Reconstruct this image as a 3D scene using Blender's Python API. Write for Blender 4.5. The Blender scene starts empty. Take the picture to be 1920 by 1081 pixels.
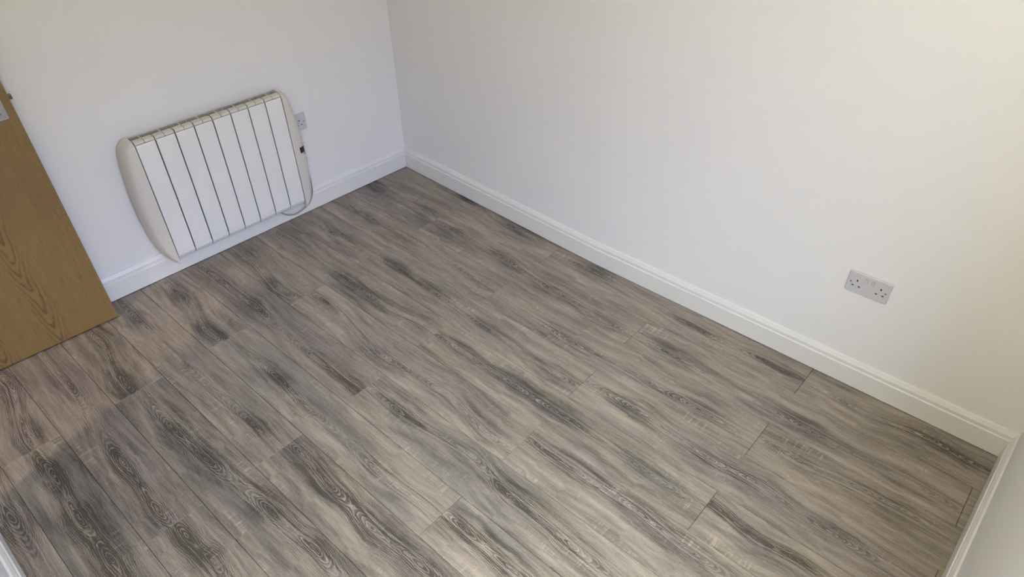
import bpy, bmesh, math, random
from mathutils import Vector, Matrix
random.seed(7)
SC = bpy.context.scene
COL = SC.collection

# ------------------------------------------------------------------ camera, world, lights, exposure
FPX, CX, CY = 1276.14, 985.01, 559.38            # focal length and principal point in 1920x1081 pixels
CAM = Vector((-2.21456, -2.88198, 1.94610))
RX = Vector((0.661842, -0.749641, 0.001851))      # camera right, down and forward axes
RY = Vector((-0.476220, -0.422349, -0.771256))
RZ = Vector((0.578947, 0.509569, -0.636522))
cd = bpy.data.cameras.new('camera')
cam = bpy.data.objects.new('camera', cd); COL.objects.link(cam)
M = Matrix.Identity(4)
for i in range(3):
    M[i][0] = RX[i]; M[i][1] = -RY[i]; M[i][2] = -RZ[i]; M[i][3] = CAM[i]
cam.matrix_world = M
cd.sensor_fit = 'HORIZONTAL'; cd.sensor_width = 36.0
cd.lens = FPX * 36.0 / 1920.0
cd.shift_x = -(CX - 960.0) / 1920.0
cd.shift_y = (CY - 540.5) / 1920.0
cd.clip_start = 0.02
SC.camera = cam
SC.view_settings.view_transform = 'Standard'
SC.view_settings.look = 'None'
SC.view_settings.gamma = 1.0
SC.view_settings.use_curve_mapping = False
SC.view_settings.exposure = 0.16

wd = bpy.data.worlds.new('daylight'); SC.world = wd; wd.use_nodes = True
wn, wl = wd.node_tree.nodes, wd.node_tree.links
wn.clear()
wo = wn.new('ShaderNodeOutputWorld'); wb = wn.new('ShaderNodeBackground')
tc = wn.new('ShaderNodeTexCoord'); sp = wn.new('ShaderNodeSeparateXYZ'); rp = wn.new('ShaderNodeValToRGB')
wl.new(tc.outputs['Generated'], sp.inputs[0])
mr = wn.new('ShaderNodeMapRange'); mr.inputs[1].default_value = -0.5; mr.inputs[2].default_value = 1.0
wl.new(sp.outputs[2], mr.inputs[0]); wl.new(mr.outputs[0], rp.inputs[0]); wl.new(rp.outputs[0], wb.inputs[0])
wl.new(wb.outputs[0], wo.inputs[0])
e = rp.color_ramp.elements                         # shaded street and houses low down, blue sky above the roofs
def stop(el, z, c): el.position = (z + 0.5) / 1.5; el.color = (*c, 1)
stop(e[0], -0.5, (0.03, 0.03, 0.03)); stop(e[1], 1.0, (1.45, 1.70, 1.95))
stop(e.new(0.3), 0.0, (0.04, 0.04, 0.04)); stop(e.new(0.4), 0.16, (0.08, 0.08, 0.11))
stop(e.new(0.5), 0.22, (0.52, 0.74, 1.62)); stop(e.new(0.6), 0.42, (0.68, 0.90, 1.76)); stop(e.new(0.7), 0.55, (1.45, 1.66, 1.88))
wb.inputs[1].default_value = 10.0

def area(name, loc, size, size_y, direction, power, color, portal=False):
    ld = bpy.data.lights.new(name, 'AREA'); ld.shape = 'RECTANGLE'; ld.size = size; ld.size_y = size_y
    ld.energy = power; ld.color = color
    if portal: ld.cycles.is_portal = True
    o = bpy.data.objects.new(name, ld); COL.objects.link(o)
    o.location = loc; o.rotation_euler = Vector(direction).to_track_quat('-Z', 'Y').to_euler()
    return o
WX0, WX1, WZ0, WZ1 = -2.10, -1.18, 0.55, 2.12      # the window behind the photographer
area('window_portal', ((WX0 + WX1) / 2, -3.235, (WZ0 + WZ1) / 2), WX1 - WX0, WZ1 - WZ0, (0, 1, 0), 1.0, (1, 1, 1), True)
def point_light(name, loc, power, color, radius):
    ld = bpy.data.lights.new(name, 'POINT'); ld.energy = power; ld.color = color; ld.shadow_soft_size = radius
    o = bpy.data.objects.new(name, ld); COL.objects.link(o); o.location = loc
    return o
hl = bpy.data.lights.new('hall_lamp', 'SPOT'); hl.energy = 75.0; hl.color = (1.0, 0.80, 0.58); hl.shadow_soft_size = 0.035
hl.spot_size = math.radians(48); hl.spot_blend = 0.5
ho = bpy.data.objects.new('hall_lamp', hl); COL.objects.link(ho); ho.location = (-3.10, -0.93, 2.15)
ho.rotation_euler = (Vector((-2.22, -0.62, 0.0)) - Vector(ho.location)).to_track_quat('-Z', 'Y').to_euler()
point_light('warm_fill', (-2.30, -2.60, 2.10), 27.0, (0.84, 0.71, 0.36), 0.10)  # added unseen light, gives the right wall its warm glow
point_light('cool_fill', (-1.10, -2.80, 2.20), 9.5, (0.72, 0.85, 0.98), 0.10)  # added unseen light, balances the brightness across the walls

# ------------------------------------------------------------------ node helpers
class NT:
    def __init__(s, name):
        s.m = bpy.data.materials.new(name); s.m.use_nodes = True
        s.t = s.m.node_tree; s.t.nodes.clear()
        s.out = s.t.nodes.new('ShaderNodeOutputMaterial'); s.b = s.t.nodes.new('ShaderNodeBsdfPrincipled')
        s.t.links.new(s.b.outputs[0], s.out.inputs[0])
    def n(s, t): return s.t.nodes.new(t)
    def set(s, sock, v):
        if v is None: return
        if hasattr(v, 'is_output'): s.t.links.new(v, sock)
        else: sock.default_value = v
    def m_(s, op, a, b=None, c=None, clamp=False):
        n = s.n('ShaderNodeMath'); n.operation = op; n.use_clamp = clamp
        for i, v in enumerate((a, b, c)): s.set(n.inputs[i], v)
        return n.outputs[0]
    def add(s, a, b): return s.m_('ADD', a, b)
    def sub(s, a, b): return s.m_('SUBTRACT', a, b)
    def mul(s, a, b): return s.m_('MULTIPLY', a, b)
    def div(s, a, b): return s.m_('DIVIDE', a, b)
    def xyz(s, x, y, z):
        n = s.n('ShaderNodeCombineXYZ')
        for i, v in enumerate((x, y, z)): s.set(n.inputs[i], v)
        return n.outputs[0]
    def noise(s, vec, scale=1.0, detail=2.0, rough=0.5, dist=0.0):
        n = s.n('ShaderNodeTexNoise'); s.set(n.inputs['Vector'], vec)
        n.inputs['Scale'].default_value = scale; n.inputs['Detail'].default_value = detail
        n.inputs['Roughness'].default_value = rough; n.inputs['Distortion'].default_value = dist
        return n.outputs[0]
    def ramp(s, f, lo, hi, a=0.0, b=1.0, smooth=True):
        n = s.n('ShaderNodeMapRange'); n.interpolation_type = 'SMOOTHSTEP' if smooth else 'LINEAR'
        s.set(n.inputs[0], f); s.set(n.inputs[1], lo); s.set(n.inputs[2], hi); s.set(n.inputs[3], a); s.set(n.inputs[4], b)
        return n.outputs[0]
    def mix(s, f, a, b, mode='MIX'):
        n = s.n('ShaderNodeMix'); n.data_type = 'RGBA'; n.blend_type = mode; n.clamp_factor = True
        s.set(n.inputs[0], f); s.set(n.inputs[6], a); s.set(n.inputs[7], b)
        return n.outputs[2]
    def bump(s, h, strength, dist):
        n = s.n('ShaderNodeBump'); n.inputs['Strength'].default_value = strength; n.inputs['Distance'].default_value = dist
        s.set(n.inputs['Height'], h); s.t.links.new(n.outputs[0], s.b.inputs['Normal'])
    def obj(s):
        n = s.n('ShaderNodeTexCoord'); return n.outputs['Object']
    def split(s, v):
        n = s.n('ShaderNodeSeparateXYZ'); s.set(n.inputs[0], v); return n.outputs
    def attr(s, name):
        n = s.n('ShaderNodeAttribute'); n.attribute_type = 'OBJECT'; n.attribute_name = name; return n

def srgb(r, g, b):
    f = lambda c: ((c / 255 + 0.055) / 1.055) ** 2.4 if c > 10 else c / 255 / 12.92
    return (f(r), f(g), f(b), 1.0)

def plain(name, col, rough=0.5, metal=0.0, mottling=0.03, scale=8.0, bump=0.0, bscale=300.0, bdist=0.0006, spec=0.5):
    t = NT(name); o = t.obj()
    f = t.noise(o, scale, 3.0)
    c2 = tuple(x * (1 - mottling * 2) for x in col[:3]) + (1,)
    t.set(t.b.inputs['Base Color'], t.mix(f, c2, col))
    t.b.inputs['Roughness'].default_value = rough; t.b.inputs['Metallic'].default_value = metal
    t.b.inputs['Specular IOR Level'].default_value = spec
    if bump: t.bump(t.noise(o, bscale, 2.0), bump, bdist)
    return t.m

MAT = {}
MAT['wall'] = plain('matt_wall_paint', srgb(236, 234, 230), 0.75, mottling=0.012, scale=2.0, bump=0.25, bscale=170.0, bdist=0.0008, spec=0.3)
MAT['ceiling'] = plain('ceiling_paint', srgb(232, 231, 228), 0.8, mottling=0.01)
MAT['gloss'] = plain('white_satin_woodwork', srgb(230, 228, 223), 0.38, mottling=0.012, scale=5.0)
MAT['enamel'] = plain('cream_white_enamel', srgb(238, 236, 230), 0.42, mottling=0.02, scale=6.0)
MAT['ivory'] = plain('ivory_plastic', srgb(221, 215, 203), 0.42, mottling=0.03, scale=10.0)
MAT['yellowed'] = plain('yellowed_enamel_edge', srgb(218, 213, 198), 0.45, mottling=0.05, scale=30.0)
MAT['grille'] = plain('grey_grille_enamel', srgb(176, 170, 156), 0.6, mottling=0.12, scale=30.0)  # darker and more mottled than the front enamel
MAT['dark'] = plain('interior_shade', srgb(30, 29, 28), 0.9, mottling=0.1)  # near black, stands for the shade inside the radiator
MAT['brownline'] = plain('brown_seam_line', srgb(120, 106, 90), 0.8, mottling=0.2, scale=60.0)  # brown line along the top edge of the panels
MAT['plastic'] = plain('white_socket_plastic', srgb(202, 200, 201), 0.3, mottling=0.01)
MAT['hole'] = plain('socket_hole_black', srgb(38, 36, 34), 0.6, mottling=0.05)
MAT['screen'] = plain('dark_display', srgb(52, 47, 40), 0.25, mottling=0.05)
MAT['print'] = plain('grey_print', srgb(150, 143, 130), 0.5, mottling=0.05)
MAT['redprint'] = plain('reddish_brown_print', srgb(150, 112, 98), 0.5, mottling=0.05)
MAT['cable'] = plain('grey_cable_sheath', srgb(158, 153, 143), 0.45, mottling=0.05)
MAT['steel'] = plain('brushed_steel', srgb(188, 188, 186), 0.32, 1.0, mottling=0.04, scale=40.0)
MAT['brass'] = plain('dull_latch_metal', srgb(120, 110, 92), 0.4, 1.0, mottling=0.05)
MAT['screw'] = plain('zinc_screw_head', srgb(150, 148, 144), 0.35, 0.9, mottling=0.05)
MAT['sub'] = plain('dark_underlay', srgb(40, 36, 33), 0.9, mottling=0.1)
MAT['hallfloor'] = plain('hall_carpet', srgb(130, 122, 112), 0.95, mottling=0.1, scale=60.0)

# ------------------------------------------------------------------ laminate oak
def laminate():
    t = NT('grey_limed_oak_laminate')
    P = t.split(t.obj()); v0 = P[0]; u = t.mul(P[1], -1.0)
    seed = t.attr('seed').outputs['Fac']
    sx = t.mul(seed, 7.31)
    # the heart line: each flame of the grain has a place (u, v), a strength and a tint
    wsum = vsum = nsum = None; g = None; dark = None; tint = None
    for i in range(1, 5):
        a = t.attr('flame_%d' % i); q = t.split(a.outputs['Vector']); al = a.outputs['Alpha']
        du = t.sub(u, q[0])
        w = t.div(1.0, t.m_('POWER', t.add(t.m_('ABSOLUTE', du), 0.05), 2.0))
        wsum = w if wsum is None else t.add(wsum, w)
        wv = t.mul(w, q[1]); vsum = wv if vsum is None else t.add(vsum, wv)
        fu = du if i % 2 else t.mul(du, -1.0)           # flames point either way along the board
        nw = t.mul(w, t.ramp(fu, -0.01, 0.01)); nsum = nw if nsum is None else t.add(nsum, nw)
        gi = t.add(t.m_('MAXIMUM', t.mul(fu, 0.115), 0.0), t.m_('MAXIMUM', t.mul(fu, -0.27), 0.0))
        g = gi if g is None else t.m_('SMOOTH_MIN', g, gi, 0.015)
        bell = t.m_('EXPONENT', t.mul(t.m_('POWER', t.div(du, 0.13), 2.0), -1.0))
        d = t.mul(bell, q[2]); dark = d if dark is None else t.add(dark, d)
        ti = t.mul(bell, al); tint = ti if tint is None else t.add(tint, ti)
    centre = t.div(vsum, wsum)
    wob = t.noise(t.xyz(t.mul(u, 3.0), sx, 3.0), 1.0, 2.0)
    centre = t.add(centre, t.mul(t.sub(wob, 0.5), 0.018))
    v = t.sub(v0, centre)
    # g levels off away from a flame, so that the fibres run straight there
    g = t.mul(t.sub(1.0, t.m_('EXPONENT', t.div(g, -0.075))), 0.075)
    rip = t.noise(t.xyz(t.mul(u, 26.0), t.mul(v0, 30.0), sx), 1.0, 2.0, 0.6)
    rip2 = t.noise(t.xyz(t.mul(u, 6.0), t.mul(v0, 13.0), t.add(sx, 5.0)), 1.0, 2.0)
    zig = t.noise(t.xyz(t.mul(u, 85.0), t.mul(v0, 75.0), sx), 1.0, 2.0)
    gg = t.m_('ABSOLUTE', t.add(g, t.add(t.mul(t.sub(rip, 0.5), 0.009), t.mul(t.sub(rip2, 0.5), 0.012))))
    vv = t.add(v, t.add(t.mul(t.sub(rip2, 0.5), 0.007), t.mul(t.sub(zig, 0.5), 0.002)))
    ro = t.m_('SQRT', t.add(t.mul(vv, vv), t.mul(gg, gg)))
    rv = t.add(t.m_('SQRT', t.add(t.mul(t.mul(vv, vv), 0.7), 0.00001)), gg)
    pointed = t.div(nsum, wsum)
    r = t.add(t.mul(ro, t.sub(1.0, pointed)), t.mul(rv, pointed))
    r = t.add(r, t.mul(t.sub(zig, 0.5), 0.0030))
    side = t.mul(t.m_('SIGN', vv), 3.0)                # the fibres on the two sides of the heart differ
    side = t.mul(side, t.ramp(t.m_('ABSOLUTE', vv), 0.004, 0.03))
    ring = t.div(r, 0.0052)
    fr = t.m_('FRACT', ring)
    white = t.mul(t.ramp(fr, 0.50, 0.80), t.ramp(fr, 1.0, 0.84))
    black = t.ramp(fr, 0.60, 0.10)
    heart = t.m_('EXPONENT', t.mul(t.m_('POWER', t.div(r, 0.034), 2.0), -1.0))
    # streaks that flow with the rings
    s1 = t.noise(t.xyz(t.mul(r, 42.0), t.add(t.mul(u, 1.6), side), sx), 1.0, 3.0, 0.6)
    s2 = t.noise(t.xyz(t.add(t.mul(r, 60.0), t.mul(v0, 120.0)), t.add(t.mul(u, 5.0), side), t.add(sx, 3.0)), 1.0, 3.0, 0.65)
    s3 = t.noise(t.xyz(t.mul(v, 300.0), t.mul(u, 10.0), t.add(sx, 6.0)), 1.0, 3.0, 0.7)
    pore = t.noise(t.xyz(t.mul(v0, 750.0), t.mul(u, 95.0), t.add(sx, 8.0)), 1.0, 2.0, 0.7)
    grit = t.noise(t.xyz(t.mul(v0, 620.0), t.mul(u, 420.0), t.add(sx, 8.0)), 1.0, 2.0, 0.7)
    patch = t.noise(t.xyz(t.mul(r, 16.0), t.add(t.mul(u, 3.4), side), t.add(sx, 9.0)), 1.0, 3.0, 0.6)
    blot = t.noise(t.xyz(t.mul(u, 7.0), t.mul(v0, 19.0), t.add(sx, 12.0)), 1.0, 4.0, 0.65)
    hue = t.noise(t.xyz(t.mul(u, 2.1), t.mul(v0, 11.0), t.add(sx, 21.0)), 1.0, 3.0, 0.6)
    # base tint: beige - mauve - green grey
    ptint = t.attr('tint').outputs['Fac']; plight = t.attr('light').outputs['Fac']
    across = t.m_('EXPONENT', t.mul(t.m_('POWER', t.div(v, 0.06), 2.0), -1.0))
    tt = t.add(t.add(ptint, t.mul(t.sub(hue, 0.5), 3.4)), t.mul(t.mul(tint, 0.9), t.mul(across, t.ramp(blot, 0.3, 0.6, 0.3, 1.1))))
    beige = srgb(155, 143, 131); mauve = srgb(144, 134, 127); green = srgb(134, 128, 121)
    col = t.mix(t.ramp(tt, 0.05, 0.9), beige, mauve)
    col = t.mix(t.ramp(tt, -0.05, -0.9), col, green)
    # value
    val = t.add(t.mul(t.sub(s1, 0.5), 0.95), t.mul(t.sub(s2, 0.5), 0.62))
    val = t.add(val, t.add(t.mul(t.sub(s3, 0.5), 0.75), t.mul(t.sub(pore, 0.5), 0.60)))
    val = t.add(val, t.add(t.mul(t.sub(patch, 0.5), 0.80), t.mul(t.sub(grit, 0.5), 0.16)))
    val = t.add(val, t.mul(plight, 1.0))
    wide = t.m_('EXPONENT', t.mul(t.m_('POWER', t.div(vv, 0.044), 2.0), -1.0))
    dk = t.mul(t.mul(dark, wide), t.mul(t.ramp(blot, 0.30, 0.62, 0.35, 1.25), t.ramp(s1, 0.30, 0.65, 1.25, 0.45)))
    val = t.sub(val, t.mul(dk, 0.55))
    amp = t.mul(t.add(t.mul(t.m_('MINIMUM', t.add(t.mul(dark, 0.9), 0.15), 1.0), t.mul(wide, 0.95)), 0.10), t.ramp(blot, 0.34, 0.56, 0.45, 1.0))
    amp = t.mul(amp, t.ramp(s2, 0.3, 0.6, 0.6, 1.1))
    val = t.add(val, t.mul(t.mul(white, amp), 0.46))
    val = t.sub(val, t.mul(t.mul(black, amp), 0.22))
    # pale saw marks across the grain
    sawn = t.noise(t.xyz(t.mul(u, 125.0), t.mul(v0, 6.0), t.add(sx, 31.0)), 1.0, 2.0, 0.7)
    sawm = t.noise(t.xyz(t.mul(u, 4.4), t.mul(v0, 20.0), t.add(sx, 47.0)), 1.0, 2.0)
    saw = t.mul(t.mul(t.ramp(sawn, 0.53, 0.66), t.ramp(sawm, 0.56, 0.68)), t.ramp(s3, 0.35, 0.55, 0.3, 1.0))
    val = t.add(val, t.mul(saw, 0.38))
    k = t.m_('MAXIMUM', t.add(t.mul(val, 1.15), 0.90), 0.26)
    cm = t.n('ShaderNodeVectorMath'); cm.operation = 'SCALE'
    t.set(cm.inputs[0], col); t.set(cm.inputs[3], k)
    t.set(t.b.inputs['Base Color'], cm.outputs[0])
    t.set(t.b.inputs['Roughness'], t.ramp(s3, 0.3, 0.7, 0.42, 0.55))
    t.b.inputs['Specular IOR Level'].default_value = 0.45
    t.bump(t.add(s3, t.mul(white, 0.3)), 0.12, 0.0003)
    return t.m
MAT['plank'] = laminate()

def door_veneer():
    t = NT('golden_oak_veneer')
    P = t.split(t.obj()); x = P[0]; z = P[2]               # x across, z up the leaf
    wob = t.noise(t.xyz(3.0, t.mul(z, 1.6), 1.0), 1.0, 2.0)
    rip2 = t.noise(t.xyz(t.mul(x, 9.0), t.mul(z, 5.0), 4.0), 1.0, 2.0)
    zig = t.noise(t.xyz(t.mul(x, 30.0), t.mul(z, 30.0), 7.0), 1.0, 2.0)
    line = None
    for cx, slope, off in ((-0.225, 0.155, 0.0), (-0.43, 0.12, 0.037)):
        v = t.add(t.sub(x, cx), t.mul(t.sub(wob, 0.5), 0.10))
        v = t.add(v, t.mul(t.sub(rip2, 0.5), 0.02))
        vs = t.m_('SQRT', t.add(t.mul(v, v), 0.00012))
        r = t.add(t.add(vs, t.mul(t.sub(1.3, z), slope)), off)
        r = t.add(r, t.add(t.mul(t.sub(rip2, 0.5), 0.024), t.mul(t.sub(zig, 0.5), 0.006)))
        fr = t.m_('FRACT', t.div(r, 0.0125))
        ln = t.mul(t.ramp(fr, 0.50, 0.90), t.ramp(fr, 1.0, 0.93))
        am = t.m_('EXPONENT', t.mul(t.m_('POWER', t.div(v, 0.034), 2.0), -1.0))
        ln = t.mul(ln, t.mul(am, t.ramp(zig, 0.3, 0.55, 0.5, 1.0)))
        line = ln if line is None else t.m_('MAXIMUM', line, ln)
    fine = t.noise(t.xyz(t.mul(x, 420.0), t.mul(z, 14.0), 2.0), 1.0, 3.0, 0.65)
    med = t.noise(t.xyz(t.mul(x, 60.0), t.mul(z, 2.5), 8.0), 1.0, 2.0)
    col = t.mix(med, srgb(128, 102, 58), srgb(143, 117, 71))
    col = t.mix(t.ramp(fine, 0.40, 0.75, 0.0, 0.6), col, srgb(104, 80, 46))
    col = t.mix(t.mul(line, 0.75), col, srgb(82, 60, 32))
    t.set(t.b.inputs['Base Color'], col)
    t.b.inputs['Roughness'].default_value = 0.45
    t.bump(fine, 0.12, 0.0004)
    return t.m
MAT['oak'] = door_veneer()

def glass():
    t = NT('window_glass')
    tr = t.n('ShaderNodeBsdfTransparent'); gl = t.n('ShaderNodeBsdfGlossy'); gl.inputs['Roughness'].default_value = 0.02
    mx = t.n('ShaderNodeMixShader'); mx.inputs[0].default_value = 0.06
    t.t.links.new(tr.outputs[0], mx.inputs[1]); t.t.links.new(gl.outputs[0], mx.inputs[2]); t.t.links.new(mx.outputs[0], t.out.inputs[0])
    return t.m
MAT['glass'] = glass()

# ------------------------------------------------------------------ mesh helpers
def link(name, bm, mat, parent=None, smooth=False, loc=None):
    me = bpy.data.meshes.new(name)
    bmesh.ops.recalc_face_normals(bm, faces=bm.faces[:])
    bm.to_mesh(me); bm.free()
    me.materials.append(MAT[mat] if isinstance(mat, str) else mat)
    if smooth:
        for p in me.polygons: p.use_smooth = True
    o = bpy.data.objects.new(name, me); COL.objects.link(o)
    if parent: o.parent = parent
    if loc is not None: o.location = loc
    return o
def struct(o): o['kind'] = 'structure'; return o
def tag(o, label, cat, group=None):
    o['label'] = label; o['category'] = cat
    if group: o['group'] = group
    return o
def empty(name, loc, rotz=0.0):
    o = bpy.data.objects.new(name, None); COL.objects.link(o); o.location = loc; o.rotation_euler = (0, 0, rotz)
    o.empty_display_size = 0.05
    return o
def prism(bm, pts, z0, z1):
    a = [bm.verts.new((x, y, z0)) for x, y in pts]; b = [bm.verts.new((x, y, z1)) for x, y in pts]
    n = len(pts)
    bm.faces.new(a[::-1]); bm.faces.new(b)
    for i in range(n): bm.faces.new((a[i], a[(i + 1) % n], b[(i + 1) % n], b[i]))
def box(bm, x0, x1, y0, y1, z0, z1, bevel=0.0, seg=2):
    r = bmesh.ops.create_cube(bm, size=1.0)
    vs = r['verts']
    for v in vs:
        v.co = Vector(((x0 + x1) / 2 + v.co.x * (x1 - x0), (y0 + y1) / 2 + v.co.y * (y1 - y0), (z0 + z1) / 2 + v.co.z * (z1 - z0)))
    if bevel:
        es = {e for v in vs for e in v.link_edges}
        bmesh.ops.bevel(bm, geom=list(es), offset=bevel, segments=seg, profile=0.5, affect='EDGES')
def loft(bm, rings, close=True, cap=True):
    R = [[bm.verts.new(p) for p in ring] for ring in rings]
    n = len(R[0])
    for a, b in zip(R[:-1], R[1:]):
        for i in range(n if close else n - 1):
            j = (i + 1) % n
            bm.faces.new((a[i], a[j], b[j], b[i]))
    if cap:
        bm.faces.new(R[0][::-1]); bm.faces.new(R[-1])
def rrect(w, h, r, seg=5):
    pts = []
    for cx, cy, a0 in ((w / 2 - r, h / 2 - r, 0), (-w / 2 + r, h / 2 - r, 90), (-w / 2 + r, -h / 2 + r, 180), (w / 2 - r, -h / 2 + r, 270)):
        for i in range(seg + 1):
            a = math.radians(a0 + 90 * i / seg); pts.append((cx + r * math.cos(a), cy + r * math.sin(a)))
    return pts
def tube(bm, pts, rad, seg=10):
    pts = [Vector(p) for p in pts]; rings = []
    up = Vector((0, 1, 0))
    for i, p in enumerate(pts):
        d = (pts[min(i + 1, len(pts) - 1)] - pts[max(i - 1, 0)]).normalized()
        s = d.cross(up).normalized(); w = s.cross(d)
        rings.append([p + (s * math.cos(2 * math.pi * k / seg) + w * math.sin(2 * math.pi * k / seg)) * rad for k in range(seg)])
    loft(bm, rings)
def catmull(P, n=8):
    P = [Vector(p) for p in P]; Q = [P[0]] + P + [P[-1]]; out = []
    for i in range(1, len(Q) - 2):
        for k in range(n):
            t = k / n; a, b, c, d = Q[i - 1], Q[i], Q[i + 1], Q[i + 2]
            out.append(0.5 * ((2 * b) + (c - a) * t + (2 * a - 5 * b + 4 * c - d) * t * t + (3 * b - a - 3 * c + d) * t ** 3))
    out.append(P[-1]); return out

# ------------------------------------------------------------------ room shell (x = 0, y = 0 where the skirting faces meet the floor)
T = 0.018
AA, AC, YC, XD = 0.02033, 0.02139, -3.1426, -2.438
H = 2.40
V0 = Vector((T, T)); VM = Vector((-0.0323 + T, -1.40)); V2 = Vector((T, YC - T))
V3 = Vector((XD, YC - T - AC * XD)); V4 = Vector((XD, T - AA * XD))
VMa = Vector((-0.0262 + T, -1.10)); VMb = Vector((-0.0262 + T, -1.74))
ROOM = [V0, VMa, VM, VMb, V2, V3, V4]                 # clockwise seen from above
def inset(d):
    n = len(ROOM); out = []
    for i in range(n):
        a, b, c = ROOM[i - 1], ROOM[i], ROOM[(i + 1) % n]
        d1 = (b - a).normalized(); d2 = (c - b).normalized()
        n1 = Vector((d1.y, -d1.x)); n2 = Vector((d2.y, -d2.x))
        p1 = b + n1 * d; den = d1.x * d2.y - d1.y * d2.x
        if abs(den) < 1e-6: out.append(p1); continue
        q = (b + n2 * d) - p1; s = (q.x * d2.y - q.y * d2.x) / den
        out.append(p1 + d1 * s)
    return out
# clockwise polygon: the inside lies to the right of each edge
def wall(name, idx, thick=0.12, z0=-0.03, z1=H + 0.03):
    O = inset(-thick); pts = [ROOM[i] for i in idx] + [O[i] for i in reversed(idx)]
    bm = bmesh.new(); prism(bm, [tuple(p) for p in pts], z0, z1)
    return struct(link(name, bm, 'wall'))
wall('wall_back', [6, 0])
wall('wall_right', [0, 1, 2, 3, 4])
def flat_wall(name, a, b, thick, holes, z1=H + 0.03):
    """a wall from a to b (inside on the right), built round its openings (s0, s1, z0, z1), given in order along it"""
    d = (b - a).normalized(); n = Vector((-d.y, d.x)); L = (b - a).length
    bm = bmesh.new()
    def piece(u0, u1, zz0, zz1):
        if u1 - u0 < 1e-4 or zz1 - zz0 < 1e-4: return
        p = [a + d * u0, a + d * u1, a + d * u1 + n * thick, a + d * u0 + n * thick]
        prism(bm, [tuple(q) for q in p], zz0, zz1)
    at = -thick
    for s0, s1, h0, h1 in holes:
        piece(at, s0, -0.03, z1); piece(s0, s1, -0.03, h0); piece(s0, s1, h1, z1); at = s1
    piece(at, L + thick, -0.03, z1)
    return struct(link(name, bm, 'wall'))
# front wall: window behind the photographer
dF = (V3 - V2).normalized(); LF = (V3 - V2).length
flat_wall('wall_front', V2, V3, 0.12, [(V2.x - WX1, V2.x - WX0, WZ0, WZ1)])
# left wall: doorway
DY0, DY1, DZ = -0.785, -0.045, 2.0
flat_wall('wall_left', V3, V4, 0.12, [(DY0 - V3.y, DY1 - V3.y, -0.03, DZ)])
bm = bmesh.new(); box(bm, XD - 0.12, T + 0.12, V2.y - 0.12, V4.y + 0.12, H, H + 0.1)
struct(link('ceiling', bm, 'ceiling'))

# skirting
PROF = [(0.0, 0.0035), (0.018, 0.0035), (0.018, 0.0840), (0.0174, 0.0862), (0.0150, 0.0876), (0.0136, 0.0890), (0.0136, 0.1030),
        (0.0128, 0.1050), (0.0100, 0.1100), (0.0078, 0.1150), (0.0060, 0.1185), (0.0, 0.1200)]
def skirting(name, idx, end=None, start=None):
    bm = bmesh.new(); rows = []
    for d, z in PROF:
        pts = inset(d); row = [pts[i].copy() for i in idx]
        if end is not None:
            row[-1].y = end
        rows.append([(p.x, p.y, z) for p in row])
    rings = [[rows[j][i] for j in range(len(PROF))] for i in range(len(idx))]
    loft(bm, rings)
    bmesh.ops.recalc_face_normals(bm, faces=bm.faces[:])
    o = struct(link(name, bm, 'gloss'))
    return o
skirting('baseboard_back', [6, 0])
skirting('baseboard_right', [0, 1, 2, 3, 4])
skirting('baseboard_front', [4, 5])
skirting('baseboard_left', [5, 6], end=-0.866)

# ------------------------------------------------------------------ floor of laminate planks
ROT = 0.00496
W, W1, L = 0.19305, 0.2089, 1.2837
bm = bmesh.new(); box(bm, XD - 0.10, T + 0.02, V2.y - 0.02, V4.y + 0.02, -0.05, -0.0105)
floor = struct(link('floor', bm, 'sub'))
def plank_mesh(w, ln):
    bm = bmesh.new(); x0, x1, y0, y1 = -w / 2, w / 2, -ln, 0.0
    b, gp = 0.0014, 0.0003
    x0 += gp; x1 -= gp; y0 += gp; y1 -= gp
    rings = [[(x0, y0, -0.009), (x1, y0, -0.009), (x1, y1, -0.009), (x0, y1, -0.009)],
             [(x0, y0, -b * 1.6), (x1, y0, -b * 1.6), (x1, y1, -b * 1.6), (x0, y1, -b * 1.6)],
             [(x0 + b, y0 + b, 0), (x1 - b, y0 + b, 0), (x1 - b, y1 - b, 0), (x0 + b, y1 - b, 0)]]
    loft(bm, rings)
    me = bpy.data.meshes.new('plank'); bm.to_mesh(me); bm.free(); me.materials.append(MAT['plank'])
    return me
full = plank_mesh(W, L)
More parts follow.
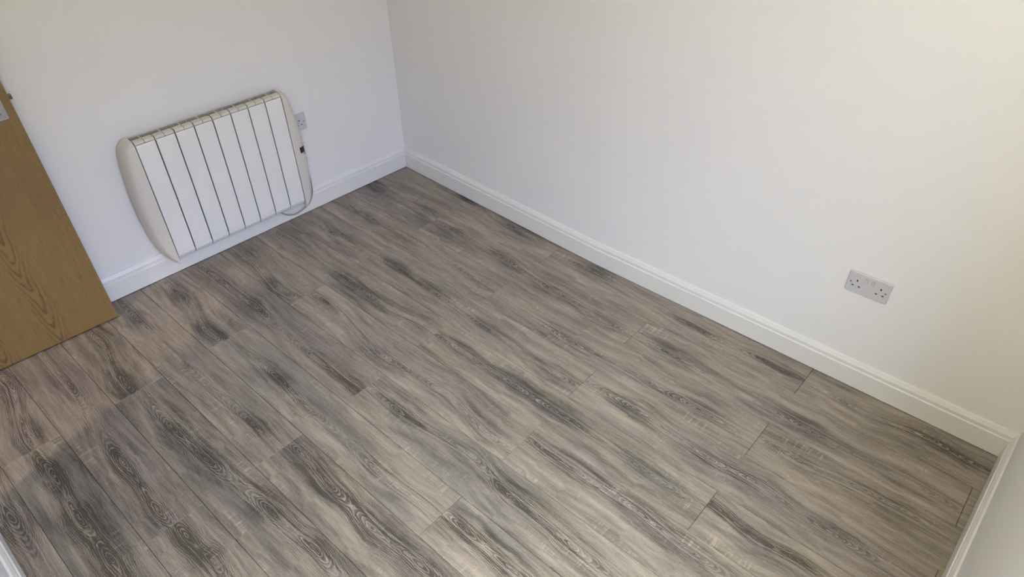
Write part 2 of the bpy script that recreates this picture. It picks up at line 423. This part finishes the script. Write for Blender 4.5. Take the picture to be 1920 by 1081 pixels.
# flames of the grain: pixel position in the photograph's frame, strength, tint (+ mauve, - green); turned into plank places below
def unproject(px, py):
    d = RX * ((px - CX) / FPX) + RY * ((py - CY) / FPX) + RZ
    s = -CAM.z / d.z
    return CAM + d * s
FL = {
 (1,0): (-.1, .0, [(880,375,.9,-1),(970,430,.8,-.8)]),
 (1,1): (.1, .0, [(1105,505,.7,1),(1300,612,.5,0),(1462,690,.8,0)]),
 (1,2): (.1, .0, [(1620,775,.5,0),(1745,822,.9,.2),(1835,872,.8,.5)]),
 (2,0): (-.3, .0, [(705,350,.9,-1),(790,395,.5,.2)]),
 (2,1): (.1, .0, [(850,432,.7,.6),(945,485,1.,.8),(1040,545,.7,.2),(1130,600,.6,-.1)]),
 (2,2): (.1, .0, [(1265,668,.8,-.9),(1440,765,.3,.9),(1510,803,.9,.4),(1700,900,.5,.2)]),
 (3,0): (.0, .02, [(690,405,.8,1),(760,440,.5,.2),(905,530,.6,.1),(640,372,.3,0)]),
 (3,1): (.2, .02, [(1070,640,1.,-.8),(1180,695,.3,1),(1300,762,.9,.4)]),
 (3,2): (-.1, .0, [(1500,865,.7,0),(1640,930,.7,.2),(1700,960,.4,.2)]),
 (4,0): (.3, .02, [(640,448,.7,-.3),(600,420,.4,-.5)]),
 (4,1): (.2, .02, [(740,500,.8,-1),(810,545,.6,-.9),(915,615,.5,.8),(1040,700,.7,.1)]),
 (4,2): (.5, .0, [(1190,765,1.1,-.8),(1330,860,.9,.9),(1420,905,.8,.9),(1560,1000,.7,.9)]),
 (5,0): (.0, .0, [(545,452,.4,-.6),(660,530,.9,-1),(715,570,.7,-1),(800,610,.4,-.6)]),
 (5,1): (.0, -.05, [(865,658,.8,-.6),(960,720,.9,-.8),(1040,770,1.1,-1),(1215,885,.8,-.8)]),
 (5,2): (.0, .0, [(1330,940,.9,-.4),(1420,1010,.8,.2),(1500,1050,.5,.1)]),
 (6,0): (.2, -.02, [(462,478,.9,-.5),(525,540,.9,-1)]),
 (6,1): (.1, .03, [(610,565,.4,.8),(715,665,.9,1.2),(840,740,.5,.6),(915,812,.7,.6)]),
 (6,2): (.1, .03, [(1030,850,.5,.2),(1085,885,.7,.3),(1200,960,.8,.4),(1290,1030,.7,.3)]),
 (7,0): (.5, .0, [(405,520,.8,-.3),(475,572,1.1,1.2),(590,670,.5,.3),(665,728,.8,-.4)]),
 (7,1): (-.3, -.02, [(745,768,.9,-.6),(885,850,.6,-.5),(960,935,1.1,-.3),(1070,1020,1.0,.2)]),
 (8,0): (-.3, -.06, [(345,555,1.0,-.8),(390,625,1.1,-.8)]),
 (8,1): (-.4, .06, [(520,705,1.1,-1),(580,765,.5,.2),(705,880,.8,.2),(800,950,.2,0)]),
 (8,2): (-.2, .0, [(870,990,1.0,.1),(960,1065,.8,.3)]),
 (9,0): (-.1, .02, [(260,600,.7,-.7),(330,670,.3,.3),(480,800,.9,.2)]),
 (9,1): (.3, -.03, [(570,850,.9,1.),(620,910,1.1,-.6),(700,990,1.1,.2),(790,1060,.8,.1)]),
 (10,0): (-.2, -.03, [(190,640,.9,.1),(235,720,1.0,-.6)]),
 (10,1): (-.3, -.07, [(320,800,1.2,-.9),(385,860,1.3,-.9),(510,960,1.2,-.6),(590,1030,1.0,-.3)]),
 (11,0): (.6, -.02, [(60,640,.5,1.),(130,720,.5,1.),(235,870,1.1,.2),(300,960,.9,-.4)]),
 (11,1): (-.1, -.06, [(350,1005,1.0,.3),(400,1050,.9,.1)]),
 (12,0): (.7, -.02, [(20,720,.7,1.),(55,825,1.1,.4)]),
 (12,1): (-.4, -.06, [(100,890,1.0,-.8),(150,975,1.3,-.5),(210,1050,1.0,.2)]),
 (13,0): (.1, -.04, [(-30,880,.7,0),(20,970,1.0,0)]),
 (13,1): (.1, -.04, [(60,1050,1.0,-.1),(90,1080,.8,0)]),
}
JO = {1: -1.193, 2: -.541, 3: -1.187, 4: -.547, 5: -1.188, 6: -.560, 7: -1.212, 8: -.558, 9: -1.221, 10: -.567, 11: -1.223, 12: -.569, 13: -1.225}
JN = {(1, 1): -2.477, (2, 1): -1.824, (2, 2): -3.110, (3, 1): -2.470, (4, 1): -1.830, (4, 2): -3.114, (5, 1): -2.471, (6, 1): -1.843, (8, 1): -1.842}
for row in range(1, 14):
    w = W; xc = -(W1 + (row - 1.5) * W)
    if row == 1: w = 0.214; xc = -W1 + w / 2                       # the row along the wall runs under the skirting
    if row == 13:
        w = 0.120; xc = -(W1 + 11 * W) - w / 2
    ytop = T - 0.008 - AA * xc
    ybot = YC - AC * xc - 0.010
    starts = [ytop, JO[row]]
    y = JO[row]
    k = 1
    while y > ybot:
        y2 = JN.get((row, k), y - L); starts.append(y2); y = y2; k += 1
    for i in range(len(starts) - 1):
        a, b = starts[i], starts[i + 1]
        b = max(b, ybot)
        if a - b < 0.004: continue
        me = full if (abs((a - b) - L) < 0.02 and w == W) else plank_mesh(w, a - b)
        o = bpy.data.objects.new('plank', me); COL.objects.link(o); o.parent = floor
        if me is full: o.scale = (1, (a - b) / L, 1)
        c, s = math.cos(ROT), math.sin(ROT)
        o.location = (xc - ROT * a, a + ROT * xc, 0.0)
        o.rotation_euler = (0, 0, ROT)
        tint, light, fl = FL.get((row, i), (random.uniform(-.3, .4), random.uniform(-.04, .03), []))
        res = []
        for px, py, st, ti in fl:
            p = unproject(px, py); lx = p.x - o.location.x + ROT * (p.y - o.location.y); ly = p.y - o.location.y
            res.append([-ly, max(-.085, min(.085, lx)), st, ti])
        while len(res) < 4:
            res.append([random.choice((-0.5, a - b + 0.5)) + random.uniform(-.2, .2), random.uniform(-.04, .04), 0.0, 0.0])
        for q in range(4): o['flame_%d' % (q + 1)] = [float(z) for z in res[q]]
        o['seed'] = float(row * 3.17 + i * 11.3)
        o['tint'] = float(tint); o['light'] = float(light) - (0.06 if row >= 9 else 0.0)  # left rows darkened in colour: dark boards, and weaker light there

# ------------------------------------------------------------------ doorway trim, door leaf
bm = bmesh.new()
box(bm, XD - 0.125, XD + 0.004, DY0 - 0.0, DY0 + 0.022, -0.005, DZ, 0.0015)
box(bm, XD - 0.125, XD + 0.004, DY1 - 0.022, DY1, -0.005, DZ, 0.0015)
box(bm, XD - 0.125, XD + 0.004, DY0, DY1, DZ - 0.022, DZ, 0.0015)
struct(link('trim_1', bm, 'gloss'))
def architrave(name, y0, y1):
    bm = bmesh.new()
    prof = [(y0, 0.0), (y0, 0.012), (y0 + (y1 - y0) * .2, 0.018), (y1 - (y1 - y0) * .12, 0.018), (y1, 0.013), (y1, 0.0)]
    loft(bm, [[(XD + d, y, z) for y, d in prof] for z in (0.0, DZ + 0.06)])
    struct(link(name, bm, 'gloss'))
architrave('trim_2', -0.782, -0.8655)
architrave('trim_3', -0.048, 0.018)
bm = bmesh.new(); box(bm, XD, XD + 0.016, -0.782, -0.048, DZ - 0.003, DZ + 0.06, 0.002)
struct(link('trim_4', bm, 'gloss'))

LEAF = 0.724
Lp = Vector((-1.7102, -0.0899, 0.007)); dd = Vector((-0.99872, 0.05066, 0.0)).normalized()   # from latch edge towards the hinges
ang = math.atan2(-dd.y, -dd.x)                                                             # local +x = towards the latch edge
door = empty('door_1', Lp + dd * LEAF, ang); struct(door)
bm = bmesh.new(); box(bm, 0, LEAF, 0.0, 0.035, 0.0, 1.965, 0.0018)
# local y+ is away from the camera (towards the back wall)
leaf = link('door_leaf', bm, 'oak', door)
leaf.location = (0, 0, 0)
# veneer coordinates are taken from the leaf's own origin at the latch edge
for v in leaf.data.vertices: v.co.x -= LEAF
leaf.location.x = LEAF
plate_x = LEAF - 0.0475
bm = bmesh.new()
loft(bm, [[(x, -t, z) for x, z in rrect(w_, h_, 0.0045)] for w_, h_, t in ((0.042, 0.150, -0.001), (0.042, 0.150, 0.0025), (0.0385, 0.1465, 0.0042))])
pl = link('handle_plate', bm, 'steel', door); pl.location = (plate_x, 0, 0.993)
def cyl(bm, r, y0, y1, cx=0, cz=0, seg=20, r2=None):
    r2 = r if r2 is None else r2
    loft(bm, [[(cx + rr * math.cos(2 * math.pi * k / seg), yy, cz + rr * math.sin(2 * math.pi * k / seg)) for k in range(seg)] for rr, yy in ((r, y0), (r2, y1))])
for zz in (0.055, -0.052):
    bm = bmesh.new(); cyl(bm, 0.0042, -0.0040, -0.0058, 0, zz, 14, 0.0034)
    link('screw', bm, 'screw', pl)
bm = bmesh.new(); tube(bm, catmull([(0, -0.004, 0.02), (0, -0.035, 0.02), (-0.006, -0.048, 0.02), (-0.03, -0.052, 0.02), (-0.075, -0.050, 0.019), (-0.110, -0.047, 0.018)], 5), 0.0085, 12)
link('lever', bm, 'steel', pl, True)
bm = bmesh.new(); box(bm, -0.0015, 0.011, -0.006, 0.006, -0.009, 0.009, 0.002)
lt = link('latch_bolt', bm, 'brass', door); lt.location = (LEAF, 0.0125, 0.985)
for zz in (0.2, 1.0, 1.78):
    bm = bmesh.new(); tube(bm, [(0, 0, -0.045), (0, 0, 0.045)], 0.006, 10) if False else cyl(bm, 0.006, -0.0, 0.09, 0, 0, 12)
    for v in bm.verts: v.co = Vector((v.co.x, v.co.z, v.co.y))
    hg = link('hinge', bm, 'steel', door, True); hg.location = (-0.004, -0.004, zz)

# ------------------------------------------------------------------ hall beyond the doorway (its lamp lights the floor by the door)
HX0, HX1, HY0, HY1 = -3.7, XD - 0.12, -1.6, 0.6
bm = bmesh.new(); box(bm, HX0, HX1, HY0, HY1, -0.06, 0.0); struct(link('hall_floor', bm, 'hallfloor'))
bm = bmesh.new(); box(bm, HX0, HX1, HY0, HY1, H, H + 0.1); struct(link('hall_ceiling', bm, 'ceiling'))
bm = bmesh.new()
box(bm, HX0 - 0.1, HX0, HY0 - .1, HY1 + .1, -0.06, H + .1); box(bm, HX0, HX1, HY0 - 0.1, HY0, -0.06, H + .1); box(bm, HX0, HX1, HY1, HY1 + 0.1, -0.06, H + .1)
struct(link('hall_wall', bm, 'wall'))

# ------------------------------------------------------------------ window behind the photographer
win = empty('window_1', ((WX0 + WX1) / 2, -3.19, WZ0)); struct(win)
ww, wh = WX1 - WX0, WZ1 - WZ0
bm = bmesh.new()
for a in ((-ww / 2, -ww / 2 + .05, 0, wh), (ww / 2 - .05, ww / 2, 0, wh), (-.03, .03, 0, wh), (-ww / 2, ww / 2, 0, .05), (-ww / 2, ww / 2, wh - .05, wh)):
    box(bm, a[0], a[1], -0.03, 0.03, a[2], a[3])
link('window_frame', bm, 'gloss', win)
for s in (-1, 1):
    bm = bmesh.new(); box(bm, min(s * .03, s * (ww / 2 - .05)), max(s * .03, s * (ww / 2 - .05)), -0.004, 0.004, .05, wh - .05)
    link('pane', bm, 'glass', win)
bm = bmesh.new(); box(bm, -ww / 2 - .03, ww / 2 + .03, 0.0, 0.14, -0.025, -0.001, 0.004); link('window_sill', bm, 'gloss', win)

# ------------------------------------------------------------------ sockets
def plate_at(name, pos, rotz, w, h, label, singles, switches):
    """plate in local x (width), z (height); local y = 0 on the wall, front towards -y"""
    r = empty(name, pos, rotz)
    tag(r, label, 'socket')
    bm = bmesh.new()
    loft(bm, [[(x, -t, z) for x, z in rrect(ww_, hh_, rr)] for ww_, hh_, rr, t in
              ((w, h, .0055, -0.0005), (w, h, .0055, 0.0055), (w - .002, h - .002, .005, 0.0075), (w - .006, h - .006, .004, 0.0088))])
    link('face_plate', bm, 'plastic', r, False)
    for cx in singles:
        for nm, dx, dz, a, b in (('earth_hole', 0, 0.0095, 0.0046, 0.0082), ('pin_hole', -0.0111, -0.0130, 0.0076, 0.0044), ('pin_hole', 0.0111, -0.0130, 0.0076, 0.0044)):
            bm = bmesh.new(); box(bm, -a / 2, a / 2, -0.0093, -0.0078, -b / 2, b / 2, 0.0003, 1)
            o = link(nm, bm, 'hole', r); o.location = (cx + dx, 0, dz)
    for sx in (-0.0603, 0.0603) if w > .1 else (-0.0301, 0.0301):
        bm = bmesh.new(); cyl(bm, 0.0033, -0.0080, -0.0097, 0, 0, 12, 0.0029)
        o = link('screw', bm, 'screw', r); o.location = (sx, 0, 0)
        bm = bmesh.new(); box(bm, -0.0027, 0.0027, -0.00985, -0.0095, -0.0005, 0.0005); link('screw_slot', bm, 'hole', o)
    for sx in switches:
        bm = bmesh.new()                                       # rocker tilted: the lower edge pressed in
        prof = [(-0.0085, -0.0075), (-0.0085, -0.0095), (0.0, -0.0102), (0.0085, -0.0122), (0.0085, -0.0075)]
        loft(bm, [[(xx, y, z) for z, y in prof] for xx in (-0.0048, 0.0048)])
        o = link('rocker_switch', bm, 'plastic', r); o.location = (sx, 0, 0.0205)
        bm = bmesh.new(); box(bm, -0.0058, 0.0058, -0.00895, -0.0080, -0.0095, 0.0095); q = link('switch_recess', bm, 'print', r); q.location = (sx, 0, 0.0205)
    return r
yc = -2.4737 - 0.0735
xw = T - 0.0  # wall_right plane at this y
fr_ = (yc - VMb.y) / (V2.y - VMb.y); xw = VMb.x + (V2.x - VMb.x) * fr_
tilt = math.atan2(V2.x - VMb.x, -(V2.y - VMb.y))
plate_at('double_socket', (xw, yc, 0.4051 + 0.043), -math.pi / 2 + tilt, 0.147, 0.086, 'white double wall socket with two rocker switches, low on the long right-hand wall', (-0.0395, 0.0425), (0.0115, -0.0105))
xs = -0.6053
plate_at('single_socket', (xs, T - AA * xs, 0.4375 + 0.043), -math.atan(AA), 0.086, 0.086, 'white single wall socket partly hidden behind the right end of the radiator', (0.0045,), ())

# ------------------------------------------------------------------ electric panel radiator on the back wall
# local frame: x along the wall, y = -depth from the wall, origin on the wall at the middle of the radiator
XC = -1.040
rad = empty('radiator', (XC, T - AA * XC, 0.0), -math.atan(AA))
tag(rad, 'cream white electric panel radiator with eight upright sections on the back wall', 'radiator')
NS, PITCH = 8, 0.0836
X0 = -NS * PITCH / 2
ZB, ZT = 0.122, 0.668
FD = 0.092                                              # depth of the front faces
gap = 0.0024
def section_bm():
    """front panel of one section: profile in (depth, z), rounded back at the foot and at the head"""
    out = [(FD - .040, ZB - .030), (FD - .024, ZB - .026), (FD - .010, ZB - .015), (FD - .003, ZB), (FD, ZB + .03), (FD + .002, (ZB + ZT) / 2), (FD, ZT - .012), (FD - .0012, ZT - .004), (FD - .004, ZT)]
    inn = [(FD - .008, ZT - .001), (FD - .006, ZT - .014), (FD - .004, (ZB + ZT) / 2), (FD - .006, ZB + .03), (FD - .009, ZB + .002), (FD - .015, ZB - .010), (FD - .028, ZB - .020), (FD - .040, ZB - .024)]
    prof = out + inn
    bm = bmesh.new(); w = PITCH - 2 * gap
    xs_ = [0.0, 0.0012, w - 0.0012, w]; ins = [0.0014, 0, 0, 0.0014]
    loft(bm, [[(x, -(d - q), z) for d, z in prof] for x, q in zip(xs_, ins)])
    return bm
me_panel = me_bar = me_lip = me_fin = me_back = None
for i in range(NS):
    x = X0 + i * PITCH + gap; w = PITCH - 2 * gap
    if i == 0:
        p = link('front_panel', section_bm(), 'enamel', rad); me_panel = p.data
    else:
        p = bpy.data.objects.new('front_panel', me_panel); COL.objects.link(p); p.parent = rad
    p.location = (x, 0, 0)
    # brown line, then the rolled top bar in two halves with a notch between
    if i == 0:
        bm = bmesh.new(); box(bm, 0.001, w - 0.001, -(FD - .0035), -(FD - .012), ZT - .012, ZT + .0008); lp = link('seam', bm, 'brownline', rad); me_lip = lp.data
    else:
        lp = bpy.data.objects.new('seam', me_lip); COL.objects.link(lp); lp.parent = rad
    lp.location = (x, 0, 0)
    for h in (0, 1):
        if me_bar is None:
            bm = bmesh.new(); bw = w / 2 - .0012
            prof = [(FD - .0045, ZT - .002), (FD - .0040, ZT + .0055), (FD - .0065, ZT + .0105), (FD - .0120, ZT + .0130), (FD - .0290, ZT + .0150), (FD - .0330, ZT + .0135), (FD - .0345, ZT + .0100), (FD - .0345, ZT - .030), (FD - .0300, ZT - .030), (FD - .0300, ZT - .002)]
            loft(bm, [[(xx, -d, z) for d, z in prof] for xx in (0.0, bw)])
            b = link('top_bar', bm, 'yellowed', rad); me_bar = b.data
        else:
            b = bpy.data.objects.new('top_bar', me_bar); COL.objects.link(b); b.parent = rad
        b.location = (x + h * (w / 2 + .0012), 0, 0)
    # cross web behind the bar, oil channel and back plate
    if me_fin is None:
        bm = bmesh.new(); box(bm, -0.0022, 0.0022, -(FD - .033), -0.024, ZB + .01, ZT + .0125, .001, 1); f_ = link('cross_web', bm, 'yellowed', rad); me_fin = f_.data
        bm = bmesh.new(); box(bm, 0, w, -0.0245, -0.0215, ZB, ZT + .010, .0008, 1); bk = link('back_plate', bm, 'grille', rad); me_back = bk.data
    else:
        f_ = bpy.data.objects.new('cross_web', me_fin); COL.objects.link(f_); f_.parent = rad
        bk = bpy.data.objects.new('back_plate', me_back); COL.objects.link(bk); bk.parent = rad
    f_.location = (x + w / 2, 0, 0); bk.location = (x, 0, 0)
bm = bmesh.new(); box(bm, X0 + .004, -X0 - .004, -(FD - .042), -0.026, ZB + .0, ZT - .022)
link('core', bm, 'dark', rad)  # coloured near black to deepen the shade behind the slots
bm = bmesh.new(); box(bm, X0 + .002, -X0 - .002, -(FD - .026), -(FD - .030), ZB - .004, ZT - .014)
link('slot_shade', bm, 'dark', rad)  # added dark sheet that keeps the slots between panels in shade
# wall brackets
for bx in (-0.22, 0.22):
    bm = bmesh.new(); box(bm, -.015, .015, -0.0215, -0.0, 0.20, 0.60, .002, 1); o = link('wall_bracket', bm, 'grille', rad); o.location = (bx, 0, 0)

# end covers: bowed outwards, rounded from the front face back to the wall side
def lerp_table(tab, z):
    for (z0, w0), (z1, w1) in zip(tab[:-1], tab[1:]):
        if z <= z1:
            t = (z - z0) / (z1 - z0); t = t * t * (3 - 2 * t) if False else t
            return w0 + (w1 - w0) * t
    return tab[-1][1]
BOW_R = [(0.084, .010), (0.092, .026), (0.104, .042), (0.125, .055), (0.16, .064), (0.24, .072), (0.34, .076), (0.44, .073), (0.54, .063), (0.60, .054), (0.64, .044), (0.662, .034), (0.676, .022), (0.684, .010)]
BOW_L = [(0.084, .004), (0.094, .018), (0.12, .036), (0.16, .052), (0.24, .066), (0.34, .073), (0.42, .073), (0.50, .070), (0.58, .063), (0.63, .055), (0.660, .044), (0.676, .030), (0.684, .014)]
CAPFD = FD + 0.001
def cap_point(side, tab, z, a):
    """a = 0 on the front edge beside the last section, 1 at the wall side"""
    w = lerp_table(tab, z)
    rz = 1.0 if 0.10 < z < 0.655 else (max(0.0, 1 - ((0.10 - z) / 0.06) ** 2 * .35) if z <= 0.10 else max(0.0, 1 - ((z - 0.655) / 0.04) ** 2 * .5))
    th = a * math.pi / 2
    x = w * math.sin(th) ** 0.62
    d = 0.022 + (CAPFD * rz - 0.022) * (math.cos(th) ** 0.62 if a < 1 else 0.0)
    return Vector((side * (-X0 + gap * 0.6 + x), -d, z))
def cap(side, tab, mat):
    bm = bmesh.new(); rings = []
    zs = [t_[0] for t_ in tab]; fine = []
    for z0, z1 in zip(zs[:-1], zs[1:]):
        n = max(2, int((z1 - z0) / 0.015))
        fine += [z0 + (z1 - z0) * k / n for k in range(n)]
    fine.append(zs[-1])
    # smooth the bow table a little
    A = 14
    for z in fine:
        ring = [cap_point(side, tab, z, k / A) for k in range(A + 1)]
        ring.append(Vector((side * (-X0 + gap * 0.6), -0.022, z)))
        rings.append(ring)
    if side < 0: rings = [r_[::-1] for r_ in rings]
    loft(bm, rings)
    o = link('end_cover', bm, mat, rad, True)
    md = o.modifiers.new('edge', 'EDGE_SPLIT'); md.split_angle = math.radians(45)
    return o
cl_ = cap(-1, BOW_L, 'ivory'); cl_['label'] = 'left bowed plastic end cover'
cr_ = cap(1, BOW_R, 'ivory'); cr_['label'] = 'right bowed end cover with controls'
# controls on the right cover: small display, printed marks, switch
def patch(name, z0, z1, a0, a1, mat, lift=0.0006, skew=0.0, parent=cr_):
    bm = bmesh.new(); n = 4; rows = []
    for lf in (0.0, lift):
        g_ = []
        for j in range(n + 1):
            row = []
            for i in range(n + 1):
                z = z0 + (z1 - z0) * j / n; a = a0 + (a1 - a0) * i / n
                zz = z + skew * (i / n - .5)
                p = cap_point(1, BOW_R, zz, a); q = cap_point(1, BOW_R, zz, min(1, a + .02)); q2 = cap_point(1, BOW_R, zz + .004, a)
                nn = (q - p).cross(q2 - p).normalized()
                if nn.y > 0: nn = -nn
                row.append(bm.verts.new(p + nn * lf))
            g_.append(row)
        rows.append(g_)
    for g_ in rows:
        for j in range(n):
            for i in range(n): bm.faces.new((g_[j][i], g_[j][i + 1], g_[j + 1][i + 1], g_[j + 1][i]))
    a, b = rows
    for i in range(n):
        for j in (0, n): bm.faces.new((a[j][i], a[j][i + 1], b[j][i + 1], b[j][i]))
        for j in (0, n): bm.faces.new((a[i][j], a[i + 1][j], b[i + 1][j], b[i][j]))
    return link(name, bm, mat, parent)
patch('display', 0.370, 0.400, 0.16, 0.50, 'screen', .0012)
patch('printed_line', 0.4075, 0.4092, 0.28, 0.55, 'print')
patch('printed_line', 0.4190, 0.4202, 0.26, 0.46, 'print')
patch('printed_line', 0.3655, 0.3675, 0.34, 0.64, 'print')
patch('button', 0.3575, 0.3620, 0.34, 0.42, 'print', .0015)
patch('button', 0.3575, 0.3620, 0.46, 0.54, 'print', .0015)
patch('button', 0.3575, 0.3620, 0.58, 0.64, 'print', .0015)
patch('printed_mark', 0.4395, 0.4475, 0.50, 0.58, 'print', .0008)
patch('printed_mark', 0.318, 0.330, 0.55, 0.66, 'redprint', .0008)

# cable that leaves the radiator low on the right and loops back under it
cb = bmesh.new()
pts = [(-0.625, 0.0020, 0.262), (-0.6262, -0.0042, 0.220), (-0.6262, -0.0072, 0.165), (-0.6330, -0.0072, 0.110), (-0.6525, -0.0072, 0.072), (-0.6800, -0.0072, 0.053), (-0.7200, -0.0062, 0.0385), (-0.7621, -0.0050, 0.0365), (-0.8000, 0.0000, 0.052), (-0.825, 0.004, 0.078)]
tube(cb, catmull(pts, 8), 0.0034, 10)
cable = link('power_cable', cb, 'cable', None, True)
cable.parent = rad; cable.matrix_parent_inverse = (Matrix.Translation(rad.location) @ Matrix.Rotation(rad.rotation_euler.z, 4, 'Z')).inverted()
